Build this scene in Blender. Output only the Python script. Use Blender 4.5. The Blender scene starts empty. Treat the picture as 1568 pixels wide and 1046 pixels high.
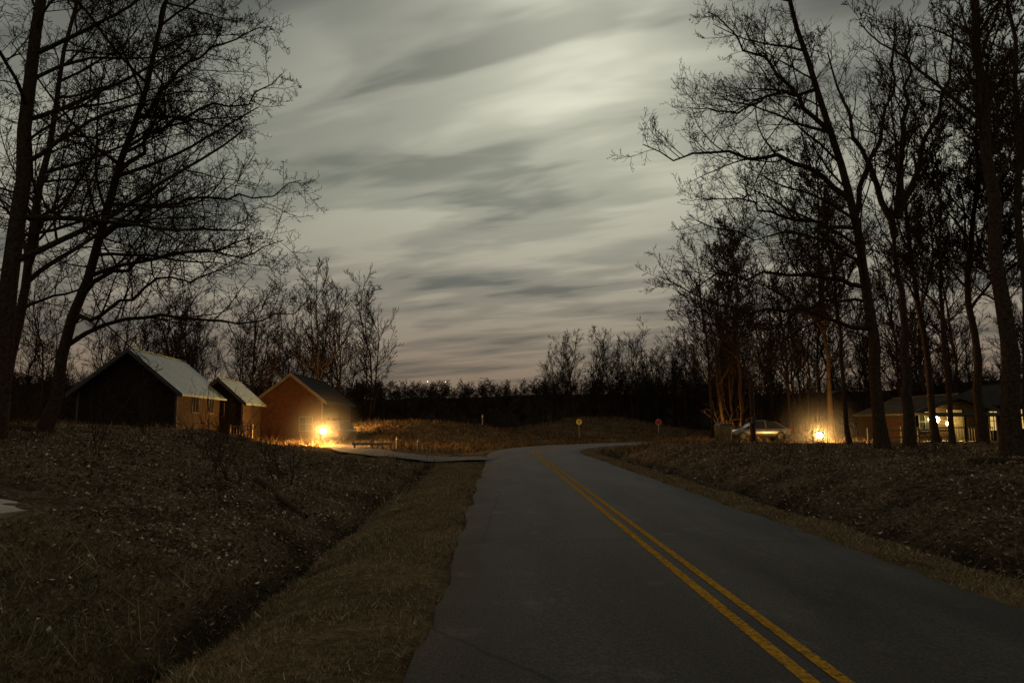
import bpy, math, random
import numpy as np
from mathutils import Vector, Matrix

scene = bpy.context.scene
scene.view_settings.view_transform = 'Standard'
scene.view_settings.look = 'None'
scene.view_settings.exposure = 0
RS = np.random.RandomState(7)

# ------------------------------------------------------------------ helpers
def link(ob, parent=None):
    scene.collection.objects.link(ob)
    if parent is not None:
        ob.parent = parent
    return ob

def mesh_np(name, verts, faces, mats=(), smooth=True, parent=None):
    me = bpy.data.meshes.new(name)
    verts = np.asarray(verts, dtype=np.float32); faces = np.asarray(faces, dtype=np.int32)
    n, k = faces.shape
    me.vertices.add(len(verts)); me.vertices.foreach_set('co', verts.ravel())
    me.loops.add(n*k); me.loops.foreach_set('vertex_index', faces.ravel())
    me.polygons.add(n)
    me.polygons.foreach_set('loop_start', np.arange(n, dtype=np.int32)*k)
    me.polygons.foreach_set('loop_total', np.full(n, k, dtype=np.int32))
    me.polygons.foreach_set('use_smooth', np.full(n, smooth, dtype=bool))
    for m in mats: me.materials.append(m)
    me.update(calc_edges=True)
    return link(bpy.data.objects.new(name, me), parent)

def mesh_py(name, verts, faces, mat, parent=None, smooth=False, bevel=0):
    me = bpy.data.meshes.new(name); me.from_pydata([tuple(v) for v in verts], [], faces)
    if mat: me.materials.append(mat)
    if smooth:
        for p in me.polygons: p.use_smooth = True
    ob = link(bpy.data.objects.new(name, me), parent)
    if bevel:
        m = ob.modifiers.new('b', 'BEVEL'); m.width = bevel; m.segments = 2
    return ob

def box(name, x0, x1, y0, y1, z0, z1, mat, parent=None, bevel=0):
    v = [(x0,y0,z0),(x1,y0,z0),(x1,y1,z0),(x0,y1,z0),(x0,y0,z1),(x1,y0,z1),(x1,y1,z1),(x0,y1,z1)]
    f = [(0,3,2,1),(4,5,6,7),(0,1,5,4),(1,2,6,5),(2,3,7,6),(3,0,4,7)]
    return mesh_py(name, v, f, mat, parent, bevel=bevel)

def boxes(name, lst, mat, parent=None, bevel=0):
    V=[];F=[]
    for (x0,x1,y0,y1,z0,z1) in lst:
        b=len(V)
        V += [(x0,y0,z0),(x1,y0,z0),(x1,y1,z0),(x0,y1,z0),(x0,y0,z1),(x1,y0,z1),(x1,y1,z1),(x0,y1,z1)]
        F += [tuple(i+b for i in f) for f in [(0,3,2,1),(4,5,6,7),(0,1,5,4),(1,2,6,5),(2,3,7,6),(3,0,4,7)]]
    return mesh_py(name, V, F, mat, parent, bevel=bevel)

def revolve(name, prof, mat, parent=None, seg=20, loc=(0,0,0), axis='Z'):
    V=[];F=[]
    for r,z in prof:
        for i in range(seg):
            a=2*math.pi*i/seg
            if axis=='Z': V.append((loc[0]+r*math.cos(a),loc[1]+r*math.sin(a),loc[2]+z))
            elif axis=='X': V.append((loc[0]+z,loc[1]+r*math.cos(a),loc[2]+r*math.sin(a)))
            else: V.append((loc[0]+r*math.cos(a),loc[1]+z,loc[2]+r*math.sin(a)))
    for j in range(len(prof)-1):
        for i in range(seg):
            F.append((j*seg+i, j*seg+(i+1)%seg, (j+1)*seg+(i+1)%seg, (j+1)*seg+i))
    F.append(tuple(range(seg))[::-1]); F.append(tuple((len(prof)-1)*seg+i for i in range(seg)))
    return mesh_py(name, V, F, mat, parent, smooth=False)

def empty(name, loc=(0,0,0), rz=0):
    e = bpy.data.objects.new(name, None); e.empty_display_size=.3
    e.location=loc; e.rotation_euler=(0,0,rz)
    return link(e)

# ------------------------------------------------------------------ materials
class NT:
    def __init__(s, mat):
        mat.use_nodes=True; s.t=mat.node_tree; s.t.nodes.clear()
    def n(s, typ, **kw):
        nd=s.t.nodes.new(typ)
        for k,v in kw.items():
            if k.startswith('i_'):
                key=k[2:]; key=int(key) if key.isdigit() else key.replace('_',' ')
                nd.inputs[key].default_value=v
            else: setattr(nd,k,v)
        return nd
    def l(s,a,b): s.t.links.new(a,b)
    def math(s,op,a,b=None,c=None):
        nd=s.t.nodes.new('ShaderNodeMath'); nd.operation=op
        for i,x in enumerate((a,b,c)):
            if x is None: continue
            if isinstance(x,(int,float)): nd.inputs[i].default_value=x
            else: s.l(x,nd.inputs[i])
        return nd.outputs[0]
    def mix(s,f,a,b,blend='MIX'):
        nd=s.t.nodes.new('ShaderNodeMix'); nd.data_type='RGBA'; nd.blend_type=blend
        for idx,x in ((0,f),(6,a),(7,b)):
            if isinstance(x,(int,float)): nd.inputs[idx].default_value=x
            elif isinstance(x,(tuple,list)): nd.inputs[idx].default_value=(*x[:3],1)
            else: s.l(x,nd.inputs[idx])
        return nd.outputs[2]
    def ramp(s,f,stops,interp='LINEAR'):
        nd=s.t.nodes.new('ShaderNodeValToRGB'); cr=nd.color_ramp; cr.interpolation=interp
        while len(cr.elements)<len(stops): cr.elements.new(.5)
        for e,(p,c) in zip(cr.elements,stops):
            e.position=p; e.color=(*c,1) if len(c)==3 else c
        s.l(f,nd.inputs[0]); return nd.outputs[0]

def mat_noise(name, c1, c2, scale=4, rough=.85, bump=.3, bscale=None, spec=.3, metallic=0, bdist=.02):
    m=bpy.data.materials.new(name); t=NT(m)
    tc=t.n('ShaderNodeTexCoord')
    nz=t.n('ShaderNodeTexNoise', i_Scale=scale, i_Detail=4.0); t.l(tc.outputs['Object'],nz.inputs['Vector'])
    col=t.ramp(nz.outputs[0],[(.35,c1),(.65,c2)])
    b=t.n('ShaderNodeBsdfPrincipled', i_Roughness=rough, i_Metallic=metallic); b.inputs['Specular IOR Level'].default_value=spec
    t.l(col,b.inputs['Base Color'])
    if bump:
        n2=t.n('ShaderNodeTexNoise', i_Scale=bscale or scale*4, i_Detail=4.0); t.l(tc.outputs['Object'],n2.inputs['Vector'])
        bp=t.n('ShaderNodeBump', i_Strength=bump, i_Distance=bdist); t.l(n2.outputs[0],bp.inputs['Height']); t.l(bp.outputs[0],b.inputs['Normal'])
    o=t.n('ShaderNodeOutputMaterial'); t.l(b.outputs[0],o.inputs[0])
    return m

def mat_diffuse(name,c1,c2,scale,bump=0):
    m=bpy.data.materials.new(name); t=NT(m); tc=t.n('ShaderNodeTexCoord')
    nz=t.n('ShaderNodeTexNoise', i_Scale=scale, i_Detail=3.0); t.l(tc.outputs['Object'],nz.inputs['Vector'])
    b=t.n('ShaderNodeBsdfDiffuse'); t.l(t.ramp(nz.outputs[0],[(.35,c1),(.65,c2)]),b.inputs[0])
    if bump:
        bp=t.n('ShaderNodeBump', i_Strength=bump, i_Distance=.03); t.l(nz.outputs[0],bp.inputs['Height']); t.l(bp.outputs[0],b.inputs['Normal'])
    o=t.n('ShaderNodeOutputMaterial'); t.l(b.outputs[0],o.inputs[0]); return m

def mat_emit(name, col, strength):
    m=bpy.data.materials.new(name); t=NT(m)
    e=t.n('ShaderNodeEmission', i_Color=(*col,1), i_Strength=strength)
    o=t.n('ShaderNodeOutputMaterial'); t.l(e.outputs[0],o.inputs[0]); return m

def mat_island(name, stops):
    m=bpy.data.materials.new(name); t=NT(m)
    g=t.n('ShaderNodeNewGeometry')
    col=t.ramp(g.outputs['Random Per Island'],stops)
    b=t.n('ShaderNodeBsdfDiffuse'); t.l(col,b.inputs[0]); o=t.n('ShaderNodeOutputMaterial')
    t.l(b.outputs[0],o.inputs[0])
    return m

M_bark = mat_diffuse('bark', (.026,.017,.011), (.056,.039,.027), 11, .6)
M_bark_far = mat_diffuse('bark_far', (.02,.013,.009), (.036,.024,.017), .6)
M_concrete = mat_noise('concrete', (.2,.175,.13), (.27,.235,.18), 3, .85, .2, 60)
M_wood_dark = mat_noise('dark_stained_siding', (.014,.008,.005), (.024,.014,.009), 5, .85, .3, 30, .1)
M_wood_red = mat_noise('cedar_siding', (.022,.009,.005), (.038,.016,.008), 5, .85, .3, 30, .1)
M_wood_pale = mat_noise('weathered_wood', (.12,.09,.065), (.2,.16,.11), 8, .8, .3, 30)
M_roof = mat_noise('green_metal_roof', (.075,.105,.088), (.105,.138,.118), 1.5, .55, .05, 8, .35)
M_roof2 = mat_noise('shingle_roof', (.03,.028,.024), (.05,.046,.04), 6, .95, .4, 40, .05)
M_trim = mat_noise('painted_trim', (.035,.028,.023), (.05,.042,.035), 3, .6, .1)
M_glass = mat_noise('dark_glass', (.01,.012,.015), (.015,.017,.02), 2, .12, 0, spec=.4)
M_metal = mat_noise('dark_metal', (.03,.03,.03), (.05,.05,.05), 5, .5, .1, metallic=.3)
M_galv = mat_noise('galvanised_steel', (.3,.3,.29), (.4,.4,.39), 8, .45, .1, metallic=.6)
M_yellow_sign = mat_noise('yellow_sign_face', (.75,.5,.08), (.8,.56,.1), 3, .4, 0)
M_black = mat_noise('black_paint', (.015,.015,.015), (.02,.02,.02), 3, .5, 0)
M_red_sign = mat_noise('red_sign_face', (.3,.02,.016), (.35,.025,.02), 3, .5, 0)
M_white = mat_noise('white_paint', (.5,.5,.48), (.6,.6,.58), 3, .5, 0)
M_rubber = mat_noise('tyre_rubber', (.012,.012,.012), (.02,.02,.02), 8, .8, .1)
M_car = mat_noise('silver_car_paint', (.12,.12,.12), (.15,.15,.15), 1, .3, 0, spec=.6, metallic=.5)
M_car2 = mat_noise('dark_car_paint', (.02,.02,.023), (.027,.027,.03), 1, .35, 0, spec=.4, metallic=.3)
M_bin = mat_noise('bin_plastic', (.015,.02,.015), (.022,.026,.022), 3, .6, .1)
M_lamp_orange = mat_emit('lamp_glass_orange', (1,.7,.33), 80)
M_lamp_porch = mat_emit('porch_bulb', (1,.82,.32), 60)
M_win_warm = mat_emit('lit_window', (1,.66,.2), .7)
M_far_light = mat_emit('far_house_light', (1,.85,.6), 4)
M_red_lens = mat_noise('tail_lens', (.3,.01,.01), (.35,.015,.015), 3, .2, 0)

# ------------------------------------------------------------------ terrain
_lat = RS.rand(256,256)
def vnoise(x,y):
    xi=np.floor(x).astype(int); yi=np.floor(y).astype(int); fx=x-xi; fy=y-yi
    fx=fx*fx*(3-2*fx); fy=fy*fy*(3-2*fy)
    a=_lat[xi%256,yi%256]; b=_lat[(xi+1)%256,yi%256]; c=_lat[xi%256,(yi+1)%256]; d=_lat[(xi+1)%256,(yi+1)%256]
    return (a*(1-fx)+b*fx)*(1-fy)+(c*(1-fx)+d*fx)*fy - .5
def fbm(x,y,o=4):
    s=0; a=1
    for i in range(o):
        s=s+a*vnoise(x*2**i+17.3*i, y*2**i+9.1*i); a*=.5
    return s
def sstep(a,b,x):
    t=np.clip((x-a)/(b-a),0,1); return t*t*(3-2*t)

def road_centre():
    P=[]
    for y in np.arange(-40,42,1.0): P.append((2.25-.02*y,y))
    x0,y0=2.25-.02*42,42; R=32
    for a in np.arange(0,80,1.5):
        t=math.radians(a); P.append((x0+R*(1-math.cos(t)), y0+R*math.sin(t)))
    x1,y1=P[-1]; d=(math.cos(math.radians(10)),math.sin(math.radians(10)))
    for k in range(1,60): P.append((x1+d[0]*k*2, y1+d[1]*k*2))
    return np.array(P)
RC=road_centre(); RT=np.gradient(RC,axis=0); RT/=np.linalg.norm(RT,axis=1)[:,None]
HW=2.85
def road_sd(x,y):
    x=np.asarray(x,float).ravel(); y=np.asarray(y,float).ravel(); out=np.empty_like(x)
    for i in range(0,len(x),20000):
        X=x[i:i+20000,None]; Y=y[i:i+20000,None]
        dx=X-RC[None,:,0]; dy=Y-RC[None,:,1]
        k=np.argmin(dx*dx+dy*dy,axis=1); r=np.arange(len(k))
        ddx=dx[r,k]; ddy=dy[r,k]; t=RT[k]
        s=ddx*t[:,1]-ddy*t[:,0]
        along=ddx*t[:,0]+ddy*t[:,1]
        d=np.sqrt(s*s+np.maximum(np.abs(along)-1.2,0)**2)
        out[i:i+20000]=np.sign(s)*d
    return out
def H(x,y,noise=True):
    shp=np.shape(x); x=np.asarray(x,float).ravel(); y=np.asarray(y,float).ravel()
    s=road_sd(x,y); e=np.abs(s)-HW
    wob=.35*fbm(y*.3,x*.05+3,3)
    el=e+wob*sstep(1,3,e)
    zl=np.interp(el,[-.1,.25,1.4,2.2,2.65,2.95,3.4,4.3,6,9,14,20,40],[-.08,.0,-.06,-.32,-.74,-.76,-.4,-.12,.25,.72,1.3,1.6,1.72])
    zf=np.interp(el,[-.1,.25,2,8,20,60],[-.08,.0,-.08,.1,.4,.7])
    yeff=y-1.2*np.clip(-x-8,0,40)
    m=1-sstep(26,37,yeff)
    left=zl*m+zf*(1-m)
    zr=np.interp(el,[-.1,.25,.9,1.7,2.2,2.5,3.0,4.6,8,20,60],[-.08,.0,-.05,-.22,-.55,-.57,-.2,.38,.68,.6,.4])
    z=np.where(s<0,left,zr)
    z=z+1.7*np.exp(-((x+12)/10)**2-((y-84)/13)**2)*sstep(1,8,e)
    z=z+2.5*np.exp(-((x-13)/10)**2-((y-104)/11)**2)*sstep(1,8,e)
    z=z+sstep(125,400,y)*(13.5+9*fbm(x/140+2,y/160,4))+sstep(500,1500,y)*12
    z=z+sstep(90,300,np.abs(x))*10
    if noise:
        w=sstep(.3,3,e)
        near=1-sstep(40,90,np.hypot(x,y))
        z=z+w*(.2*fbm(x*.8,y*.8,3)+near*.12*fbm(x*2.7,y*2.7,3))+w*.5*fbm(x/18,y/18,2)*sstep(5,15,e)+w*(1-near)*.5*fbm(x*.3,y*.3,3)
    return z.reshape(shp)
def h1(x,y): return float(H(np.array([x]),np.array([y]))[0])

N=600; k=7.0
u=np.linspace(-1,1,N)
gx=1600*np.sinh(k*u)/math.sinh(k)
gy=12+1600*np.sinh(k*u)/math.sinh(k)
GX,GY=np.meshgrid(gx,gy); GZ=H(GX,GY)
idx=np.arange(N*N).reshape(N,N)
q=np.stack([idx[:-1,:-1],idx[:-1,1:],idx[1:,1:],idx[1:,:-1]],-1).reshape(-1,4)

mg=bpy.data.materials.new('ground_grass_and_litter'); t=NT(mg)
geo=t.n('ShaderNodeNewGeometry'); at=t.n('ShaderNodeAttribute',attribute_name='zone')
sep=t.n('ShaderNodeSeparateColor'); t.l(at.outputs['Color'],sep.inputs[0])
n1=t.n('ShaderNodeTexNoise',i_Scale=9.0,i_Detail=6.0,i_Roughness=.7); t.l(geo.outputs['Position'],n1.inputs['Vector'])
n2=t.n('ShaderNodeTexNoise',i_Scale=.6,i_Detail=5.0,i_Roughness=.6); t.l(geo.outputs['Position'],n2.inputs['Vector'])
vo=t.n('ShaderNodeTexVoronoi',i_Scale=17.0); t.l(geo.outputs['Position'],vo.inputs['Vector'])
grass=t.ramp(n1.outputs[0],[(.3,(.06,.04,.02)),(.55,(.14,.096,.05)),(.75,(.24,.172,.095))])
green=t.ramp(n1.outputs[0],[(.3,(.045,.04,.022)),(.7,(.12,.105,.06))])
vs=t.n('ShaderNodeSeparateColor'); t.l(vo.outputs['Color'],vs.inputs[0])
lit=t.ramp(vs.outputs[0],[(0,(.06,.038,.023)),(.5,(.13,.086,.054)),(.85,(.2,.142,.093)),(1,(.28,.21,.145))])
lit2=t.mix(n1.outputs[0],lit,(.06,.041,.026))
c=t.mix(sep.outputs[1],grass,green)
c=t.mix(sep.outputs[0],c,lit2)
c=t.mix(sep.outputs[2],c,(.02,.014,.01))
dk=t.ramp(n2.outputs[0],[(.33,(.42,.42,.42)),(.5,(.9,.9,.9)),(.65,(1.3,1.3,1.3))])
c=t.mix(1.0,c,dk,'MULTIPLY')
b=t.n('ShaderNodeBsdfDiffuse')
t.l(c,b.inputs['Color'])
hh=t.math('ADD',n1.outputs[0],t.math('MULTIPLY',vo.outputs[0],.6))
bp=t.n('ShaderNodeBump',i_Strength=1.0,i_Distance=.1); t.l(hh,bp.inputs['Height']); t.l(bp.outputs[0],b.inputs['Normal'])
o=t.n('ShaderNodeOutputMaterial'); t.l(b.outputs[0],o.inputs[0])

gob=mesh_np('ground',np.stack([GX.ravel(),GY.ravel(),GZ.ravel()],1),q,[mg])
sd=road_sd(GX,GY); e=np.abs(sd)-HW; xf=GX.ravel(); yf=GY.ravel()
nz=fbm(xf*.6,yf*.6,4)
lit_l=sstep(2.0,3.4,e+nz*1.2)*(sd<0)*(1-sstep(30,42,yf-1.2*np.clip(-xf-8,0,40)))*sstep(6,10,yf+(xf+3)*.5+nz*3)
lit_r=sstep(1.2,2.6,e+nz)*(sd>0)
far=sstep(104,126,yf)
litter=np.clip(np.maximum(np.maximum(lit_l,lit_r*(1-sstep(60,75,yf)*(xf<25))),far),0,1)
green_=np.clip(sstep(3,6,e)*(sd<0)*(1-sstep(7,11,yf)),0,1)
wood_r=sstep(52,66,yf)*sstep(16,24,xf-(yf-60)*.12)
dark=np.clip(np.exp(-((e-2.8)/.35)**2)*(sd<0)*(yf<36)*.85+np.exp(-((e-2.35)/.4)**2)*(sd>0)*.9*(yf<40)+far*.95+wood_r*.9+.45*np.exp(-((xf-13)/14)**2-((yf-102)/14)**2),0,1)  # ditch shade painted in as dark bands; far and woodland ground darkened too
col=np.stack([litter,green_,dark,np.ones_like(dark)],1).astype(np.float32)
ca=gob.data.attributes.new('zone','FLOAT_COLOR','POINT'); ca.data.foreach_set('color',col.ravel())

# ------------------------------------------------------------------ road
def ribbon(name, C, T, offs, zfun, mat, parent=None):
    V=[];F=[]; m=len(offs)
    for i in range(len(C)):
        nx,ny=T[i][1],-T[i][0]
        for o_ in offs:
            x=C[i][0]+nx*o_; y=C[i][1]+ny*o_; V.append((x,y,zfun(x,y,o_)))
    for i in range(len(C)-1):
        for j in range(m-1):
            a=i*m+j; F.append((a,a+1,a+m+1,a+m))
    return mesh_py(name,V,F,mat,parent,smooth=True)
ma=bpy.data.materials.new('asphalt'); t=NT(ma)
geo=t.n('ShaderNodeNewGeometry')
mp=t.n('ShaderNodeMapping'); mp.inputs['Scale'].default_value=(1,.22,1); t.l(geo.outputs['Position'],mp.inputs[0])
a1=t.n('ShaderNodeTexNoise',i_Scale=.9,i_Detail=5.0); t.l(mp.outputs[0],a1.inputs['Vector'])
a2=t.n('ShaderNodeTexNoise',i_Scale=38.0,i_Detail=5.0,i_Roughness=.8); t.l(geo.outputs['Position'],a2.inputs['Vector'])
a3=t.n('ShaderNodeTexNoise',i_Scale=1.1,i_Detail=8.0,i_Roughness=.72); t.l(geo.outputs['Position'],a3.inputs['Vector'])
vo=t.n('ShaderNodeTexVoronoi',i_Scale=.16,feature='DISTANCE_TO_EDGE')
mw=t.mix(.3,geo.outputs['Position'],a3.outputs['Color'],'ADD'); t.l(mw,vo.inputs['Vector'])
c=t.ramp(a1.outputs[0],[(.3,(.021,.018,.0155)),(.7,(.046,.0405,.0345))])
c=t.mix(.9,c,t.ramp(a2.outputs[0],[(.35,(.35,.35,.35)),(.5,(.9,.9,.9)),(.68,(2.3,2.15,2.0))]),'MULTIPLY')
c=t.mix(t.ramp(a3.outputs[0],[(.57,(0,0,0)),(.7,(.42,.42,.42))]),c,(.11,.092,.07))
crack=t.ramp(vo.outputs[0],[(0,(.8,.8,.8)),(.006,(0,0,0))])
c=t.mix(crack,c,(.01,.01,.01))
b=t.n('ShaderNodeBsdfPrincipled',i_Roughness=.85); b.inputs['Specular IOR Level'].default_value=.1
t.l(c,b.inputs['Base Color'])
bp=t.n('ShaderNodeBump',i_Strength=.7,i_Distance=.014); t.l(a2.outputs[0],bp.inputs['Height']); t.l(bp.outputs[0],b.inputs['Normal'])
o=t.n('ShaderNodeOutputMaterial'); t.l(b.outputs[0],o.inputs[0])
def dens(C,step=.25):
    d=np.r_[0,np.cumsum(np.linalg.norm(np.diff(C,axis=0),axis=1))]; s=np.arange(0,d[-1],step)
    P=np.stack([np.interp(s,d,C[:,0]),np.interp(s,d,C[:,1])],1); T=np.gradient(P,axis=0); T/=np.linalg.norm(T,axis=1)[:,None]; return P,T
RCd,RTd=dens(RC)
V=[];F=[]
ii=np.arange(len(RCd))*.35
JL=.13*fbm(ii,ii*0+1.,4); JR=.13*fbm(ii,ii*0+8.,4)
for i in range(len(RCd)):
    nx,ny=RTd[i][1],-RTd[i][0]; jl=JL[i]; jr=JR[i]
    for o_,z_ in ((-HW-.04+jl,-.08),(-HW+jl,.02),(-HW+.8,.03),(0,.06),(HW-.8,.03),(HW+jr,.02),(HW+.04+jr,-.08)):
        V.append((RCd[i][0]+nx*o_,RCd[i][1]+ny*o_,z_))
for i in range(len(RCd)-1):
    for j in range(6):
        a=i*7+j; F.append((a,a+1,a+8,a+7))
mesh_py('asphalt_road',V,F,ma,smooth=True)
mp_=bpy.data.materials.new('yellow_road_paint'); t=NT(mp_)
geo=t.n('ShaderNodeNewGeometry'); a=t.n('ShaderNodeTexNoise',i_Scale=22.0,i_Detail=8.0,i_Roughness=.75); t.l(geo.outputs['Position'],a.inputs['Vector'])
c=t.ramp(a.outputs[0],[(.38,(.07,.045,.02)),(.53,(.3,.15,.018)),(.7,(.42,.215,.025))])
b=t.n('ShaderNodeBsdfDiffuse'); t.l(c,b.inputs[0])
o=t.n('ShaderNodeOutputMaterial'); t.l(b.outputs[0],o.inputs[0])
cz=lambda x,y,o_: .066-abs(o_)*.0375+.002
lm=empty('road_centre_line')
ribbon('stripe_left',RCd,RTd,(-.17,-.06),cz,mp_,lm); ribbon('stripe_right',RCd,RTd,(.07,.18),cz,mp_,lm)

def spline(pts,n=60):
    pts=np.array(pts,float); d=np.r_[0,np.cumsum(np.linalg.norm(np.diff(pts,axis=0),axis=1))]
    out=[]
    for s_ in np.linspace(0,d[-1],n):
        w=np.exp(-((d-s_)/ (d[-1]/len(pts)*.7))**2); out.append((w[:,None]*pts).sum(0)/w.sum())
    return np.array(out)
D1=spline([(-.2,35),(-3,35.6),(-6,37.5),(-8.6,41),(-10.4,46),(-11.5,52),(-12,60)])
D1,T1=dens(D1,.4)
Hs=lambda x,y,o_: float(H(np.array([x]),np.array([y]),False)[0])+.12
ribbon('side_driveway',D1,T1,(-1.7,-.8,0,.8,1.7),Hs,ma)
Vv=[];Ff=[]
cp=np.array([(-15.5,12.6),(-7.45,11.3),(-7.65,10.2),(-15.5,10.2)])
g=12
for i in range(g+1):
    for j in range(g+1):
        a_,b_=i/g,j/g
        p=(cp[0]*(1-a_)+cp[1]*a_)*(1-b_)+(cp[3]*(1-a_)+cp[2]*a_)*b_
        Vv.append((p[0],p[1],0))
base=np.array([h1(v[0],v[1]) for v in Vv]); pf=np.polyfit([w[0] for w in Vv],base,1)
Vv=[(v[0],v[1],float(np.polyval(pf,v[0]))+.07) for v in Vv]
for i in range(g):
    for j in range(g):
        a=i*(g+1)+j; Ff.append((a,a+1,a+g+2,a+g+1))
cw=mesh_py('concrete_path',Vv,Ff,M_concrete)
sm=cw.modifiers.new('s','SOLIDIFY'); sm.thickness=.3; sm.offset=-1

# ------------------------------------------------------------------ trees
def norm(v):
    l=math.sqrt(v[0]**2+v[1]**2+v[2]**2) or 1; return (v[0]/l,v[1]/l,v[2]/l)
class Tree:
    def __init__(s,seed,maxlvl=4,rmin=.008,counts=(14,11,8,5),ratio=(.5,.45,.42,.45),wander=.08,trop=.03,bias=None,angle=(38,62),thick=.013):
        s.r=random.Random(seed); s.B=[]; s.maxlvl=maxlvl; s.rmin=rmin; s.counts=counts; s.ratio=ratio
        s.wander=wander; s.trop=trop; s.bias=bias; s.angle=angle; s.thick=thick
    def line(s,pts,r0,r1,lvl,L=None,start=.15,count=None,ratio=None):
        n=len(pts); rad=[max(s.rmin,r0+(r1-r0)*(i/(n-1))**.85) for i in range(n)]
        s.B.append((pts,rad,lvl))
        if L is None:
            L=sum(math.dist(pts[i],pts[i+1]) for i in range(n-1))
        if lvl<s.maxlvl: s.spawn(pts,rad,L,lvl,start,count,ratio)
    def spawn(s,pts,rad,L,lvl,start,count=None,ratio=None):
        R=s.r; n=len(pts); kk=count if count is not None else s.counts[min(lvl,len(s.counts)-1)]
        rt=ratio if ratio is not None else s.ratio[min(lvl,len(s.ratio)-1)]
        for j in range(kk):
            t_=start+(1-start)*(j+R.random())/kk; t_=min(t_,.985)
            f=t_*(n-1); i=int(f); fr=f-i
            a,b=pts[i],pts[i+1]; p=tuple(a[q_]+(b[q_]-a[q_])*fr for q_ in range(3))
            tg=norm(tuple(b[q_]-a[q_] for q_ in range(3)))
            rr=rad[i]+(rad[i+1]-rad[i])*fr
            ang=math.radians(R.uniform(*s.angle))
            v=(R.gauss(0,1),R.gauss(0,1),R.gauss(0,1)+ (.4 if lvl>0 else 0))
            if lvl==0 and s.bias and R.random()<s.bias[3]:
                v=(v[0]*.5+s.bias[0]*2,v[1]*.5+s.bias[1]*2,v[2]*.3)
            dt=v[0]*tg[0]+v[1]*tg[1]+v[2]*tg[2]
            pv=norm(tuple(v[q_]-dt*tg[q_] for q_ in range(3)))
            d=tuple(tg[q_]*math.cos(ang)+pv[q_]*math.sin(ang) for q_ in range(3))
            cl=L*rt*(1.15-.7*t_)*R.uniform(.6,1.3)
            s.grow(p,d,cl,min(rr*.65,max(s.rmin,cl*s.thick)),lvl+1)
    def grow(s,p,d,L,r,lvl):
        R=s.r; n=(12,11,8,6,4,3)[min(lvl,5)]; st=L/(n-1); pts=[p]; w=s.wander*(1+.22*lvl)
        dr=norm((R.gauss(0,1),R.gauss(0,1),R.gauss(0,1)-.3)); cu=.05
        tr=s.trop*(1 if lvl<2 else 1.6)
        for i in range(n-1):
            d=norm((d[0]+R.gauss(0,w)+dr[0]*cu,d[1]+R.gauss(0,w)+dr[1]*cu,d[2]+R.gauss(0,w)+dr[2]*cu+tr*(.2+1.6*i/n)))
            p=(p[0]+d[0]*st,p[1]+d[1]*st,p[2]+d[2]*st); pts.append(p)
        s.line(pts,r,max(s.rmin,r*.25),lvl,L,start=.15)
    def arrays(s):
        groups={}
        for pts,rad,lvl in s.B:
            k_=10 if lvl==0 else (6 if lvl==1 else 3)
            groups.setdefault((k_,len(pts)),[]).append((pts,rad))
        VV=[];FF=[];off=0
        for (k_,n),L in groups.items():
            P=np.array([a for a,_ in L]); Rr=np.array([b for _,b in L])
            T=np.gradient(P,axis=1); T/=np.linalg.norm(T,axis=2,keepdims=True)+1e-9
            ref=np.where(np.abs(T[:,:1,2:3])>.8,np.array([[[1.,0,0]]]),np.array([[[0,0,1.]]]))
            ref=np.broadcast_to(ref,T.shape)
            U=np.cross(T,ref); U/=np.linalg.norm(U,axis=2,keepdims=True)+1e-9; W=np.cross(T,U)
            an=np.arange(k_)*2*np.pi/k_
            ring=P[:,:,None]+Rr[:,:,None,None]*(np.cos(an)[None,None,:,None]*U[:,:,None]+np.sin(an)[None,None,:,None]*W[:,:,None])
            m=len(L); VV.append(ring.reshape(-1,3))
            ix=np.arange(m*n*k_).reshape(m,n,k_)+off; off+=m*n*k_
            nx=np.roll(ix,-1,axis=2)
            FF.append(np.stack([ix[:,:-1],nx[:,:-1],nx[:,1:],ix[:,1:]],-1).reshape(-1,4))
        return np.concatenate(VV),np.concatenate(FF)
def densify(pts,n=14,jit=.06,seed=0):
    R=random.Random(seed); pts=np.array(pts,float); d=np.r_[0,np.cumsum(np.linalg.norm(np.diff(pts,axis=0),axis=1))]
    out=[]
    for i,s_ in enumerate(np.linspace(0,d[-1],n)):
        p=[np.interp(s_,d,pts[:,q_]) for q_ in range(3)]
        if 0<i<n-1: p=[c+R.gauss(0,jit) for c in p]
        out.append(tuple(p))
    return out
def flare(tr):
    pts,rad,l=tr.B[0]; rad[0]*=1.4
M_leaf=mat_island('dead_leaves',[(0,(.06,.036,.02)),(.5,(.13,.084,.05)),(.86,(.21,.148,.095)),(.94,(.34,.27,.19)),(1,(.55,.47,.36))])
def fin(tr,name,mat=M_bark,leaves=0):
    v,f=tr.arrays(); ob=mesh_np(name,v,f,[mat])
    if leaves:      # a few dead leaves still hanging on the twig ends
        tips=[p[-1] for p,r,l in tr.B if l==4]; R=np.random.RandomState(9)
        tp=np.array(tips)[R.choice(len(tips),leaves,replace=False)]
        C=tp+R.normal(0,.02,tp.shape)-np.array([0,0,.05])
        A=R.normal(0,1,tp.shape); A/=np.linalg.norm(A,axis=1)[:,None]; B_=np.cross(A,R.normal(0,1,tp.shape)); B_/=np.linalg.norm(B_,axis=1)[:,None]
        V=np.stack([C-A*.07,C-B_*.04,C+A*.07,C+B_*.04],1).reshape(-1,3)
        mesh_np('clinging_leaves',V,np.arange(len(V)).reshape(-1,4),[M_bark],False,ob)
    return ob

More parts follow.
